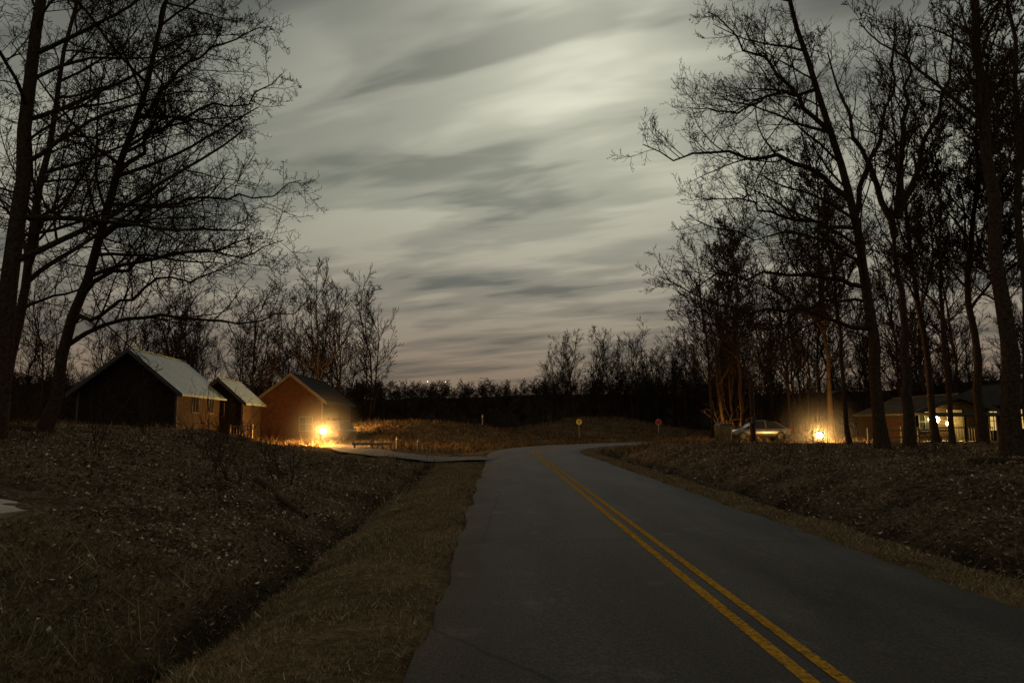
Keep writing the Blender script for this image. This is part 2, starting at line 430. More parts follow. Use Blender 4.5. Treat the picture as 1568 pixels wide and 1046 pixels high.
# --- left group
zb=h1(-16.4,24)
T=Tree(11,4,.0075,(24,15,9,5),(.5,.42,.42,.45),bias=(1,-.1,0,.62),angle=(48,78),trop=.028)
T.line(densify([(-16.4,24,zb-.3),(-15.6,24,5.2),(-15.0,24,8),(-14.3,24,11.4),(-13.4,24,15),(-13,24.3,20)],14,.06,1),.22,.05,0,L=15,start=.3)
flare(T)
for i,(P_,r) in enumerate([
 ([(-15.7,24,4.6),(-14,24,5.6),(-12,24.2,5.7),(-10,24.4,5.4),(-8.3,24.5,5.6),(-7.4,24.6,6.4)],.09),
 ([(-15.3,24,6.4),(-13.3,23.8,7.6),(-11.3,23.6,7.9),(-9.4,23.4,7.6),(-8.0,23.3,8.2)],.09),
 ([(-14.9,24,8.4),(-13.2,24.3,9.8),(-11.2,24.6,10.3),(-9.4,24.8,10.2),(-8,25,11)],.09),
 ([(-14.4,24,10.9),(-12.9,23.7,12.4),(-11.2,23.4,13.2),(-9.4,23.2,13.2),(-8.2,23,14.2)],.09),
 ([(-13.9,24,13),(-12.4,24,14.8),(-10.6,24,16),(-9,24,16.6)],.08),
 ([(-15.6,24,5.3),(-14,23.3,5.6),(-12,22.8,6.6),(-10.2,22.4,6.6),(-8.8,22,7.3)],.08)]):
    T.line(densify(P_,14,.09,150+i),r,.015,1,L=7.0,start=.1,count=20)
fin(T,'bare_oak_tree',leaves=120)
zb=h1(-14.9,20)
T=Tree(12,4,.007,(22,14,9,5),(.5,.43,.42,.45),bias=(1,.3,0,.5),angle=(45,75),trop=.03)
T.line(densify([(-15.1,20,zb-.3),(-15.0,20,5),(-14.8,20,9),(-14.9,20,13),(-14.6,20,18),(-14.2,20,22)],14,.05,2),.3,.09,0,L=14,start=.25)
flare(T); fin(T,'bare_oak_tree')
zb=h1(-21,28)
T=Tree(13,4,.009,(22,13,8,5),(.5,.43,.42,.45),bias=(1,.2,0,.4),angle=(42,70),trop=.04)
T.line(densify([(-21,28,zb-.3),(-20.6,28,6),(-20,28,11),(-19.6,28,16),(-19,28,21)],14,.08,3),.24,.06,0,L=15,start=.25)
flare(T); fin(T,'bare_oak_tree')

# --- right stand
T=Tree(21,4,.008,(16,13,9,5),(.38,.42,.42,.45),bias=(-1,0,0,.5),angle=(38,65),trop=.035)
zb=h1(16.1,30)
T.line(densify([(16.1,30,zb-.3),(15.95,30,4),(15.9,30,7.5),(15.3,30,12.2),(14.1,30,17.5),(12.9,30,22),(12,30,25)],16,.06,4),.28,.07,0,L=17,start=.3)
flare(T)
for i,(P_,r) in enumerate([
 ([(15.9,30,7.9),(13.8,29.8,8.3),(11.6,29.5,8.2),(9.2,29.2,8.3),(7.2,29,7.3)],.12),
 ([(15.3,30,12.0),(13.6,29.6,12.9),(12.0,29,13.5),(9.5,28.5,13.5),(7.4,28.2,13.2),(5.6,28,13.7)],.14),
 ([(15.6,30,10.6),(14.2,30.2,10.8),(12.6,30.5,11.2),(10.6,30.8,12.4),(9,31,12.2)],.1),
 ([(15.9,30,6),(14.4,30.3,6.5),(12.3,30.6,6.9),(9.9,30.9,7.0),(7.6,31,8.2),(6.8,31,8.6)],.11),
 ([(14.7,30,15),(13,29.8,17),(11,29.5,18.7),(9,29.2,20.5)],.12),
 ([(15.7,30,8.6),(14.3,29.6,10),(12.3,29.2,10.2),(10.2,29,9.9),(8,28.8,10.6)],.09),
 ([(14.1,30,17.2),(12.4,30.4,17.4),(10.6,30.8,16.4),(8.4,31,16.8)],.09),
 ([(15.9,30,7.2),(14,30.6,7.4),(12,31,6.2),(10,31.2,6.0),(8.4,31.4,6.6)],.08),
 ([(15.5,30,11),(16.6,30,14),(17.6,30,17),(18,30,21)],.14)]):
    T.line(densify(P_,14,.1,50+i),r,.02,1,L=8.5,start=.1,count=24)
fin(T,'bare_maple_tree',leaves=260)
def std_tree(seed,x,y,pts,r,name='bare_maple_tree',counts=(22,13,8,5),start=.35,L=14,bias=None,ratio=(.42,.43,.42,.45),rmin=.01,forks=()):
    z=h1(x,y); T=Tree(seed,4,rmin,counts,ratio,bias=bias,angle=(26,52),trop=.05)
    T.line(densify([(x,y,z-.3)]+pts,14,.06,seed),r,r*.2,0,L=L,start=start); flare(T)
    for i,F_ in enumerate(forks): T.line(densify(F_,12,.1,seed*3+i),r*.6,.03,1,L=9,start=.1,count=20)
    return fin(T,name)
std_tree(31,19.0,33,[(19.1,33,6),(19.0,33,11),(19.4,33,13)],.3,L=10,counts=(6,12,8,4),start=.6,forks=(
   [(19.0,33,11),(18.2,33,14),(17.2,33.2,17),(16.4,33.4,21)],[(19.2,33,12),(20.6,33,15),(21.9,32.6,18.5),(22.4,32.4,22)],[(19.2,33,12.2),(19.5,32.5,16),(19.8,32,22)]))
std_tree(32,15.9,22,[(16.0,22,5),(16.1,22,9),(15.9,22,13),(16.0,22,18),(16,22,23)],.3,start=.4,bias=(1,0,0,.3))
std_tree(33,24.6,40,[(24.4,40,6),(24.0,40,11),(23.6,40,17),(23.4,40,22)],.22,rmin=.012)
std_tree(34,25.3,37,[(25.3,37,6),(25.1,37,9),(26,37,14),(26.6,37,21)],.26,rmin=.012)
std_tree(35,18.6,38,[(18.5,38,6),(18.1,38,12),(17.6,38,17)],.14,rmin=.012,L=10)
std_tree(36,20.5,27,[(20.5,27,6),(20.8,27,12),(21.2,27,19),(21.3,27,23)],.22)
std_tree(37,29,40,[(29,40,8),(29.4,40,15),(29,40,22)],.26,rmin=.013)
std_tree(38,22.3,48,[(22.3,48,8),(22.0,48,14),(22.4,48,20)],.2,rmin=.014)
std_tree(39,18.8,56,[(18.6,56,8),(18.8,56,13),(18.4,56,18)],.18,rmin=.016)
std_tree(40,26.4,34,[(26.3,34,8),(26.6,34,15),(26.4,34,22)],.2,rmin=.012)
std_tree(41,27.4,37.5,[(27.5,37.5,7),(27.2,37.5,13),(27.4,37.5,20)],.18,rmin=.012)
std_tree(42,23.0,36,[(22.9,36,7),(23.3,36,13),(23.1,36,19)],.15,rmin=.012,L=11)

# --- distant masses
def variants(n,h,lv,counts,rmin,seed0,angle=(22,50),start=.25):
    out=[]
    for i in range(n):
        R=random.Random(seed0+i); T=Tree(seed0+i,lv,rmin,counts,(.42,.45,.45,.4),angle=angle,trop=.06,wander=.09)
        T.line(densify([(0,0,-.5),(R.gauss(0,.3),R.gauss(0,.3),h*.4),(R.gauss(0,.8),R.gauss(0,.8),h*.75),(R.gauss(0,1),R.gauss(0,1),h)],9,.1,seed0+i),h*.009,.03,0,L=h*.85,start=start)
        out.append(T.arrays())
    return out
def bush_var(n,seed0,rmin):
    out=[]
    for i in range(n):
        R=random.Random(seed0+i); T=Tree(seed0+i,3,rmin,(6,4,3),(.45,.5,.5),angle=(25,60),trop=.04,wander=.12)
        for j in range(6):
            a=R.uniform(0,6.28); T.grow((R.gauss(0,.4),R.gauss(0,.4),-.2),norm((math.cos(a)*.6,math.sin(a)*.6,1)),R.uniform(1.6,3.6),.03,1)
        out.append(T.arrays())
    return out
def plant(name,vars_,pos,mat,seed,smin=.75,smax=1.15,slim=1):
    R=np.random.RandomState(seed); VV=[];FF=[];off=0
    pos=np.array(pos); zz=H(pos[:,0],pos[:,1])
    for (x,y),z in zip(pos,zz):
        v,f=vars_[R.randint(len(vars_))]; a=R.uniform(0,6.28); s_=R.uniform(smin,smax)
        c_,n_=math.cos(a),math.sin(a)
        w=np.empty_like(v); w[:,0]=(v[:,0]*c_-v[:,1]*n_)*s_*slim+x; w[:,1]=(v[:,0]*n_+v[:,1]*c_)*s_*slim+y; w[:,2]=v[:,2]*s_+z
        VV.append(w); FF.append(f+off); off+=len(v)
    return mesh_np(name,np.concatenate(VV),np.concatenate(FF),[mat])
mid=variants(6,18,3,(18,9,5),.02,400)
far_=variants(5,15,2,(20,8),.06,500,(25,60),.12)
bush=bush_var(4,700,.022)
R=np.random.RandomState(3)
pos=[]
for _ in range(110):
    y=R.uniform(56,118); a=R.uniform(.27,.95); pos.append((a*y,y))
pos=[p for p in pos if abs(road_sd([p[0]],[p[1]])[0])>6]
plant('woodland_right_of_road',mid,pos,M_bark_far,1,.65,1.15)
pos=[]
for _ in range(72):
    y=R.uniform(76,125); a=R.uniform(-.85,-.2); pos.append((a*y,y))
plant('woodland_behind_cabins',mid,pos,M_bark_far,2,.65,1.1)
pos=[]
for _ in range(80):
    y=R.uniform(116,165); a=.35*R.rand()**.8; pos.append((a*y,y))
plant('distant_treeline',mid,pos,M_bark_far,4,.55,1.0)
pos=[]
for _ in range(1300):
    y=140+290*R.rand()**1.1; a=R.uniform(-.9,.9); pos.append((a*y,y))
plant('forested_hill_trees',far_,pos,M_bark_far,5,.35,.62,1.7)
pos=[]
for _ in range(360):
    y=R.uniform(58,135); a=R.uniform(-.9,.95)
    if (a>.3 or a<-.26 or y>114) : pos.append((a*y,y))
pos=[p for p in pos if abs(road_sd([p[0]],[p[1]])[0])>5]
plant('underbrush_thicket',bush,pos,M_bark_far,6,.7,1.4)

def shrub(name,x,y,h,n,seed,spread=.35,mat=M_bark):
    R=random.Random(seed); z=h1(x,y); T=Tree(seed,3,.005,(7,5,3),(.5,.45,.4),angle=(25,55),trop=.04,wander=.1)
    for i in range(n):
        a=R.uniform(0,6.28); d=norm((math.cos(a)*spread*R.random(),math.sin(a)*spread*R.random(),1))
        T.grow((x+R.gauss(0,.15),y+R.gauss(0,.15),z-.1),d,h*R.uniform(.5,1.1),.009+h*.003,1)
    v,f=T.arrays(); return mesh_np(name,v,f,[mat])
for i,(x,y,h,n) in enumerate([(-7.2,17.5,2.6,5),(-8.3,19.5,2.8,5),(-6.3,19,1.8,5),(-12,20,2.2,5),(-10.2,23,2.4,5),(-14.5,21,1.6,6),(-9.2,26,1.8,6),(-17,23,1.8,6),(-18.5,26,2.2,7),(-12.5,27,2.2,6),(-15.5,29,2.4,7)]):
    shrub('bare_shrub',x,y,h,n,600+i,.55)
for i,(x,y,h) in enumerate([(9.5,24,1.1),(12,27,1.2),(10.5,33,1.3),(13.2,22,1.),(15.5,25,1.4),(18,24,1.3),(21,30,1.5),(11,38,1.4),(14,36,1.3)]):
    shrub('bare_shrub',x,y,h,5,640+i,.8)
T=Tree(77,2,.02,(6,4),(.4,.4)); z=h1(-19.5,92)
T.line(densify([(-19.5,92,z),(-18.7,92,4),(-17.6,92,7.5)],8,.1,5),.18,.05,0,L=6,start=.4); fin(T,'dead_tree')

def log(name,p0,p1,r):
    T=Tree(5,0,.01); a=(p0[0],p0[1],h1(*p0)+r*.7); b=(p1[0],p1[1],h1(*p1)+r*.8)
    T.line(densify([a,b],8,.02,9),r,r*.6,0); v,f=T.arrays(); mesh_np(name,v,f,[M_bark])
log('fallen_log',(-6.9,18.8),(-4.6,15.6),.09)
log('fallen_log',(-20,25),(-16.2,24.3),.12)
log('fallen_log',(12.5,19),(14.8,17.6),.1)

# ------------------------------------------------------------------ leaf litter and grass
def quads_litter(name,n,xr,yr,cond,size,mat,seed):
    R=np.random.RandomState(seed)
    y=yr[0]+(yr[1]-yr[0])*R.rand(n)**1.6; x=R.uniform(xr[0],xr[1],n)
    s_=road_sd(x,y); e_=np.abs(s_)-HW; kp=cond(x,y,s_,e_,R); x,y=x[kp],y[kp]; z=H(x,y); n=len(x)
    a=R.uniform(0,6.28,n); L=R.uniform(*size,n)*(1+y/60); W=L*R.uniform(.45,.8,n)
    tilt=R.normal(0,.45,n); tl2=R.normal(0,.45,n)
    ux,uy=np.cos(a),np.sin(a)
    U=np.stack([ux*np.cos(tilt),uy*np.cos(tilt),np.sin(tilt)],1)*L[:,None]
    W_=np.stack([-uy*np.cos(tl2),ux*np.cos(tl2),np.sin(tl2)],1)*W[:,None]
    C=np.stack([x,y,z+.015+L*.25*np.abs(np.sin(tilt))],1)
    V=np.stack([C-U*.5,C-W_*.5+U*.05,C+U*.5+np.array([0,0,.012]),C+W_*.5+U*.05],1).reshape(-1,3)
    F=np.arange(len(V)).reshape(-1,4)
    return mesh_np(name,V,F,[mat],smooth=False)
nopath=lambda x,y:~((x<-7.3)&(x>-16)&(y>10.0)&(y<12.9))
quads_litter('leaf_litter_left_bank',105000,(-24,-3),(6,36),lambda x,y,s_,e_,R:(s_<0)&(e_>2.2+R.rand(len(x))*1.5)&(R.rand(len(x))<sstep(6,11,y+(x+3)*.5+2*fbm(x*.6,y*.6,3))*.9+.06)&(fbm(x*.9,y*.9,3)+R.rand(len(x))*.9>.1)&nopath(x,y),(.035,.085),M_leaf,1)
quads_litter('leaf_litter_right_bank',85000,(4.5,26),(6,42),lambda x,y,s_,e_,R:(s_>0)&(e_>1.0+R.rand(len(x))*1.8)&(fbm(x*.9,y*.9,3)+R.rand(len(x))*.9>.1),(.035,.085),M_leaf,2)
def blades(name,n,xr,yr,cond,hr,wd,mat,seed,pw=1.7):
    R=np.random.RandomState(seed)
    y=yr[0]+(yr[1]-yr[0])*R.rand(n)**pw; x=R.uniform(xr[0],xr[1],n)
    s_=road_sd(x,y); e_=np.abs(s_)-HW; kp=cond(x,y,s_,e_,R); x,y=x[kp],y[kp]; z=H(x,y); n=len(x)
    a=R.uniform(0,6.28,n); h=R.uniform(*hr,n)*(.5+1.3*np.clip(fbm(x*1.3,y*1.3,2)+.5,0,1)); w=wd*(1+y/12)
    lx=R.normal(0,.7,n)*h; ly=R.normal(0,.7,n)*h
    B=np.stack([x,y,z-.01],1); D=np.stack([np.cos(a)*w,np.sin(a)*w,np.zeros(n)],1)
    V=np.stack([B-D,B+D,B+np.stack([lx,ly,h],1)],1).reshape(-1,3)
    return mesh_np(name,V,np.arange(len(V)).reshape(-1,3),[mat],smooth=False)
M_blade=mat_island('dry_grass_blades',[(0,(.08,.052,.026)),(.5,(.17,.118,.06)),(.9,(.28,.2,.115)),(1,(.42,.33,.21))])
M_blade_g=mat_island('mown_grass_blades',[(0,(.045,.04,.02)),(.6,(.11,.095,.05)),(1,(.26,.205,.115))])
M_blade_m=mat_island('meadow_grass_blades',[(0,(.04,.025,.012)),(.6,(.09,.058,.03)),(1,(.16,.11,.06))])
blades('verge_grass',200000,(-6,9),(4,34),lambda x,y,s_,e_,R:(e_>-.08+R.rand(len(x))*.25)&(e_<2.9)&((s_<0)|(e_<2.0)),(.02,.06),.004,M_blade,5)
blades('lawn_grass',150000,(-17,-3.5),(4.5,15),lambda x,y,s_,e_,R:(s_<0)&(e_>2.6)&(R.rand(len(x))>sstep(6,11,y+(x+3)*.5)*.8)&nopath(x,y),(.03,.08),.004,M_blade_g,6,1.2)
blades('ditch_grass',50000,(-26,26),(6,60),lambda x,y,s_,e_,R:(e_>2.0)&((fbm(x*.5,y*.5,3)>.1)|(np.abs(e_-3.4)<.35))&nopath(x,y),(.1,.32),.0035,M_blade,7,1.3)
blades('meadow_grass',70000,(-34,34),(45,118),lambda x,y,s_,e_,R:(e_>1)&((x<14)|(y>60))&(np.hypot(x+11.3,(y-50)*.4)>2.2),(.12,.4),.006,M_blade_m,8,1.0)

# ------------------------------------------------------------------ cabins
def cabin(name,x,y,rz,hw,L,zb,ze,zr,wall,roof,over=.45):
    E=empty(name,(x,y,0),rz)
    nb=int((ze-zb)/.2)
    V=[(-hw,0,zb-.6),(hw,0,zb-.6),(hw,L,zb-.6),(-hw,L,zb-.6),(-hw,0,ze),(hw,0,ze),(hw,L,ze),(-hw,L,ze),(0,0,zr-.05),(0,L,zr-.05)]
    F=[(0,1,5,8,4),(2,3,7,9,6),(1,2,6,5),(3,0,4,7)]
    mesh_py('walls',V,F,wall,E)
    sl=(zr-ze)/hw
    b_=[]
    for i in range(nb):
        z0=zb+i*.2
        b_+= [(-hw-.03,hw+.03,-.035,-.003,z0,z0+.17),(hw+.003,hw+.035,.0,L,z0,z0+.17),(-hw-.035,-hw-.003,0,L,z0,z0+.17)]
    z0=ze
    while z0<zr-.35:
        w=(zr-z0-.2)/sl
        b_.append((-w,w,-.035,-.003,z0,z0+.17)); z0+=.2
    boxes('lap_siding',b_,wall,E)
    boxes('corner_boards',[(-hw-.07,-hw+.06,-.07,-.04,zb-.3,ze),(hw-.06,hw+.07,-.07,-.04,zb-.3,ze)],M_trim,E)
    box('foundation',-hw-.05,hw+.05,-.06,L+.05,zb-1.2,zb,M_wood_dark,E)
    xo=hw+over; zo=zr-sl*xo; th=.12
    for sgn,nm in ((1,'roof_slope_right'),(-1,'roof_slope_left')):
        V=[(0,-over,zr+.02),(sgn*xo,-over,zo),(sgn*xo,L+over,zo),(0,L+over,zr+.02)]; V+=[(a,b,c+th) for a,b,c in V]
        mesh_py(nm,V,[(0,1,2,3),(4,7,6,5),(0,4,5,1),(1,5,6,2),(2,6,7,3),(3,7,4,0)],roof,E)
        V=[];F=[]; yy=-over+.02
        while yy<L+over-.05:
            b=len(V); h=.035
            V+=[(0,yy,zr+.02+th),(sgn*xo,yy,zo+th),(sgn*xo,yy+.03,zo+th),(0,yy+.03,zr+.02+th),(0,yy,zr+.02+th+h),(sgn*xo,yy,zo+th+h),(sgn*xo,yy+.03,zo+th+h),(0,yy+.03,zr+.02+th+h)]
            F+=[tuple(i+b for i in f) for f in [(4,7,6,5),(0,4,5,1),(1,5,6,2),(2,6,7,3)]]
            yy+=.41
        mesh_py('roof_seams',V,F,roof,E)
    V=[];F=[]
    for sgn in (1,-1):
        b=len(V)
        V+=[(0,-over-.03,zr-.12),(sgn*xo,-over-.03,zo-.14),(sgn*xo,-over-.03,zo+th+.02),(0,-over-.03,zr+th+.04),
            (0,-over-.004,zr-.12),(sgn*xo,-over-.004,zo-.14),(sgn*xo,-over-.004,zo+th+.02),(0,-over-.004,zr+th+.04)]
        F+=[tuple(i+b for i in f) for f in [(0,1,2,3),(7,6,5,4),(0,4,5,1),(1,5,6,2),(2,6,7,3)]]
    mesh_py('barge_boards',V,F,M_trim,E)
    box('ridge_cap',-.09,.09,-over,L+over,zr+.13,zr+.19,roof,E)
    return E
def window(E,cx,z0,z1,w,y=-.04,glass=M_glass,side=None):
    hw_=w/2
    if side is None:
        boxes('window_frame',[(cx-hw_-.07,cx-hw_,y-.06,y,z0-.07,z1+.07),(cx+hw_,cx+hw_+.07,y-.06,y,z0-.07,z1+.07),(cx-hw_,cx+hw_,y-.06,y,z1,z1+.07),(cx-hw_,cx+hw_,y-.08,y,z0-.07,z0),(cx-.02,cx+.02,y-.05,y-.012,z0,z1),(cx-hw_,cx-.02,y-.05,y-.012,(z0+z1)/2-.02,(z0+z1)/2+.02),(cx+.02,cx+hw_,y-.05,y-.012,(z0+z1)/2-.02,(z0+z1)/2+.02)],M_trim,E)
        box('window_pane',cx-hw_,cx+hw_,y-.012,y+.0,z0,z1,glass,E)
    else:
        X=side
        boxes('window_frame',[(X,X+.06,cx-hw_-.07,cx-hw_,z0-.07,z1+.07),(X,X+.06,cx+hw_,cx+hw_+.07,z0-.07,z1+.07),(X,X+.06,cx-hw_,cx+hw_,z1,z1+.07),(X,X+.08,cx-hw_,cx+hw_,z0-.07,z0),(X+.012,X+.05,cx-.02,cx+.02,z0,z1)],M_trim,E)
        box('window_pane',X,X+.012,cx-hw_,cx+hw_,z0,z1,glass,E)
z1=h1(-22.5,42)
E=cabin('wooden_cabin',-23,41,.1,2.8,8.2,z1,3.9,6.2,M_wood_dark,M_roof,.5)
window(E,3,z1+.9,z1+1.9,1.0,side=2.84); window(E,6.0,z1+.9,z1+1.9,1.0,side=2.84)
boxes('door',[(.6,1.5,-.07,-.036,z1,z1+2.05)],M_wood_dark,E)
E3=cabin('side_wing',0,0,0,1.7,5,z1-.3,3.5,5.0,M_wood_dark,M_roof,.35); E3.parent=E; E3.location=(2.7,8.0,0)
window(E3,0,z1+.7,z1+1.6,.8)
boxes('chimney_pipe',[(-.9,-.7,6,6.2,5.2,6.6)],M_metal,E)
z2=h1(-18,57)
E=cabin('wooden_cabin',-18.4,57,.04,2.6,12,z2,3.9,5.9,M_wood_red,M_roof2,.45)
window(E,1.3,z2+.9,z2+2,1.0); window(E,3,z2+.9,z2+2,1.1,side=2.64); window(E,7,z2+.9,z2+2,1.1,side=2.64)
def railing(name,x0,x1,y,z0,mat,n=12,h=.95):
    E=empty(name)
    l=[(x0+i*(x1-x0)/n-.02,x0+i*(x1-x0)/n+.02,y-.02,y+.02,z0+.12,z0+h-.05) for i in range(n+1)]
    boxes('balusters',l,mat,E)
    boxes('rails',[(x0-.05,x1+.05,y-.04,y+.04,z0+h-.05,z0+h+.02),(x0-.05,x1+.05,y-.03,y+.03,z0+.06,z0+.12)],mat,E)
    boxes('posts',[(x-.05,x+.05,y-.05,y+.05,z0-.4,z0+h+.1) for x in (x0-.1,x1+.1)],mat,E)
    return E
def bulb(E,name,x,y,z,r,mat):
    revolve(name,[(r*.3,-r),(r*.85,-r*.5),(r,0),(r*.85,r*.5),(r*.3,r)],mat,E,16,(x,y,z))
def plight(name,loc,col,e,rad,parent=None):
    L=bpy.data.lights.new(name,'POINT'); L.energy=e; L.color=col; L.shadow_soft_size=rad
    ob=bpy.data.objects.new(name,L); ob.location=loc; link(ob,parent); return ob
railing('wooden_railing',-20.0,-18.6,49.0,h1(-19.4,49)+.3,M_wood_pale,7)

z3=h1(28,42)-.2
E=cabin('porch_cabin',28.6,44,0,2.9,7,z3+.25,2.5,3.6,M_wood_dark,M_roof2,.3)
window(E,2.2,z3+.9,z3+2.1,.5,glass=M_win_warm); window(E,-2.2,z3+.9,z3+2.0,.7)
boxes('door',[(-.75,.2,-.08,-.037,z3+.25,z3+2.2)],M_wood_pale,E)
box('porch_deck',-2.9,2.9,-2.2,-.06,z3-.5,z3+.25,M_wood_pale,E)
boxes('porch_posts',[(x-.06,x+.06,-2.15,-2.03,z3+.25,2.3) for x in (-2.8,-1.0,1.0,2.8)],M_wood_dark,E)
V=[(-3.1,-2.4,2.28),(3.1,-2.4,2.28),(3.1,-.35,2.46),(-3.1,-.35,2.46)]; V+=[(a,b,c+.1) for a,b,c in V]
mesh_py('porch_roof',V,[(3,2,1,0),(4,5,6,7),(0,1,5,4),(1,2,6,5),(2,3,7,6),(3,0,4,7)],M_roof2,E)
bl=[(-2.7+i*.16,-2.67+i*.16,-2.1,-2.07,z3+.33,z3+1.05) for i in range(22) if abs(-2.7+i*.16+1.0)>.1]
boxes('porch_balusters',bl,M_wood_pale,E); boxes('porch_rails',[(-2.73,-1.07,-2.13,-2.04,z3+1.05,z3+1.12),(-.93,.7,-2.13,-2.04,z3+1.05,z3+1.12)],M_wood_pale,E)
for i,(x,z,e_) in enumerate([(-1.55,z3+1.6,330),(-.85,z3+1.35,50)]):
    box('light_mount',x-.05,x+.05,-.2,-.04,z+.1,z+.2,M_metal,E)
    bulb(E,'porch_lamp_globe',x,-.2,z-.02,.19 if i==0 else .1,M_lamp_porch)
    plight('porch_lamp_light',(x,-.55,z),(1,.74,.2),e_,.1,E)
z4=h1(36,46)
E=cabin('lodge_building',38.6,47,0,4.2,9,z4,3.2,4.8,M_wood_dark,M_roof2,.4)
window(E,-3.6,z4+.9,z4+2.2,.4,glass=M_win_warm); window(E,-2.4,z4+.9,z4+2.2,.4,glass=M_win_warm)

# ------------------------------------------------------------------ lamps
def bloom_mist(name,loc,R_,dens_):  # added scatter sphere that imitates lens bloom around a lamp
    m=bpy.data.materials.new(name); t=NT(m)
    tc=t.n('ShaderNodeTexCoord'); ln=t.n('ShaderNodeVectorMath',operation='LENGTH'); t.l(tc.outputs['Object'],ln.inputs[0])
    f=t.math('MAXIMUM',t.math('SUBTRACT',1.0,t.math('DIVIDE',ln.outputs['Value'],R_*.97)),0.0)
    dd=t.math('MULTIPLY',t.math('POWER',f,2.0),dens_)
    v=t.n('ShaderNodeVolumeScatter'); t.l(dd,v.inputs['Density']); o=t.n('ShaderNodeOutputMaterial'); t.l(v.outputs[0],o.inputs['Volume'])
    ob=revolve(name,[(R_*math.sin(a),-R_*math.cos(a)) for a in np.linspace(.02,math.pi-.02,14)],m,None,24); ob.location=loc; return ob
def path_lamp(x,y,hgt,energy,r=.19,bloom=.016):
    z=h1(x,y); E=empty('path_lamp',(x,y,z))
    revolve('post',[(.09,-.1),(.09,.03),(.045,.05),(.045,hgt-.14),(.08,hgt-.12),(.08,hgt-.09)],M_metal,E)
    revolve('lamp_globe',[(.06,hgt-.09),(r*.9,hgt-.02),(r,hgt+.08),(r*.8,hgt+.2),(.05,hgt+.25)],M_lamp_orange,E)
    revolve('lamp_cap',[(r*.8,hgt+.255),(r*.7,hgt+.27),(.03,hgt+.32)],M_metal,E)
    plight('lamp_light',(0,-.04-r,hgt+.14),(1,.5,.12),energy*.5,.06,E)
    plight('lamp_light_back',(0,r+.06,hgt+.14),(1,.5,.12),energy*.5,.06,E)
    if bloom: bloom_mist('lamp_bloom_mist',(x,y,z+hgt),3.6,bloom)
    return E
path_lamp(-13.6,49.6,.95,7500,bloom=.02)
path_lamp(20.1,45,.5,2200,bloom=.04)
path_lamp(-18.4,74.5,2.0,4500,bloom=0)
path_lamp(17.6,57.2,.5,1200,bloom=0)

# ------------------------------------------------------------------ cars
def car(name,x,y,rz,paint,suv=False):
    z=h1(x,y)+.02; E=empty(name,(x,y,z),rz)
    top=1.72 if suv else 1.43; belt=1.05 if suv else .92; hood=1.02 if suv else .84
    st=[(-2.2,.45,.75,.62),(-2.12,.3,.9 if not suv else 1.0,.8),(-1.7,.24,belt,.88),(-1,.22,belt,.9),(0,.22,belt,.91),(.8,.22,belt-.02,.9),(1.3,.24,hood,.88),(1.95,.28,hood-.12,.82),(2.18,.42,.66,.66)]
    V=[];F=[]
    for sx,zl,zt,w in st:
        V+=[(sx,-w*.86,zl),(sx,-w,zl+.18),(sx,-w,zt-.16),(sx,-w*.86,zt),(sx,0,zt+.03),(sx,w*.86,zt),(sx,w,zt-.16),(sx,w,zl+.18),(sx,w*.86,zl),(sx,0,zl)]
    for i in range(len(st)-1):
        for j in range(10):
            a=i*10+j; b=i*10+(j+1)%10; F.append((a,b,b+10,a+10))
    F.append(tuple(range(9,-1,-1))); F.append(tuple((len(st)-1)*10+j for j in range(10)))
    ob=mesh_py('body',V,F,paint,E,smooth=True); m=ob.modifiers.new('s','SUBSURF'); m.levels=m.render_levels=2
    if suv: gs=[(-2.05,belt-.03,.8),(-1.85,top-.08,.66),(-1.0,top,.68),(.1,top,.68),(.45,top-.08,.66),(1.1,belt-.03,.8)]
    else: gs=[(-1.85,belt-.05,.78),(-1.05,top-.06,.6),(-.5,top,.62),(.1,top-.02,.62),(.35,top-.07,.6),(1.15,belt-.06,.78)]
    V=[];F=[]
    for gx_,gz,w in gs: V+=[(gx_,-.8,belt-.06),(gx_,-w,gz),(gx_,w,gz),(gx_,.8,belt-.06)]
    for i in range(len(gs)-1):
        for j in range(3):
            a=i*4+j; F.append((a,a+1,a+5,a+4))
    mesh_py('windows',V,F,M_glass,E)
    V=[];F=[]
    for gx_,gz,w in gs[1:-1]: V+=[(gx_,-w-.01,gz+.012),(gx_,0,gz+.04),(gx_,w+.01,gz+.012)]
    for i in range(len(gs)-3):
        for j in range(2):
            a=i*3+j; F.append((a,a+1,a+4,a+3))
    mesh_py('roof_panel',V,F,paint,E,smooth=True)
    for sy in (-1,1):
        for (xa,za,wa),(xb,zb_,wb) in ((gs[0],gs[1]),(gs[-2],gs[-1]),((-.35,belt-.02,.8),(-.35,top-.01,.62))):
            d=.04
            mesh_py('pillar',[(xa-d,sy*(wa+.012),za),(xa+d,sy*(wa+.012),za),(xb+d,sy*(wb+.012),zb_+.01),(xb-d,sy*(wb+.012),zb_+.01)],[(0,1,2,3)],paint,E)
    for wx in (-1.38,1.36):
        for sy in (-1,1):
            revolve('tyre',[(.2,sy*.92),(.3,sy*.925),(.325,sy*.89),(.325,sy*.74),(.3,sy*.7)],M_rubber,E,24,(wx,0,.325),'Y')
            revolve('wheel_rim',[(.02,sy*.935),(.08,sy*.93),(.19,sy*.915),(.205,sy*.93)],M_metal,E,24,(wx,0,.325),'Y')
    for sy in (-1,1):
        box('tail_light',-2.2,-2.1,sy*.68-.1,sy*.68+.1,.68,.82,M_red_lens,E,bevel=.02)
        box('headlight',2.0,2.14,sy*.62-.12,sy*.62+.12,.62,.74,M_galv,E,bevel=.02)
        box('mirror',.75,.9,sy*1.0-.08,sy*1.0+.08,belt-.02,belt+.11,paint,E,bevel=.03)
    box('number_plate',-2.235,-2.2,-.25,.25,.5,.62,M_trim,E)
    return E
car('parked_car',18.2,51,math.radians(178),M_car)
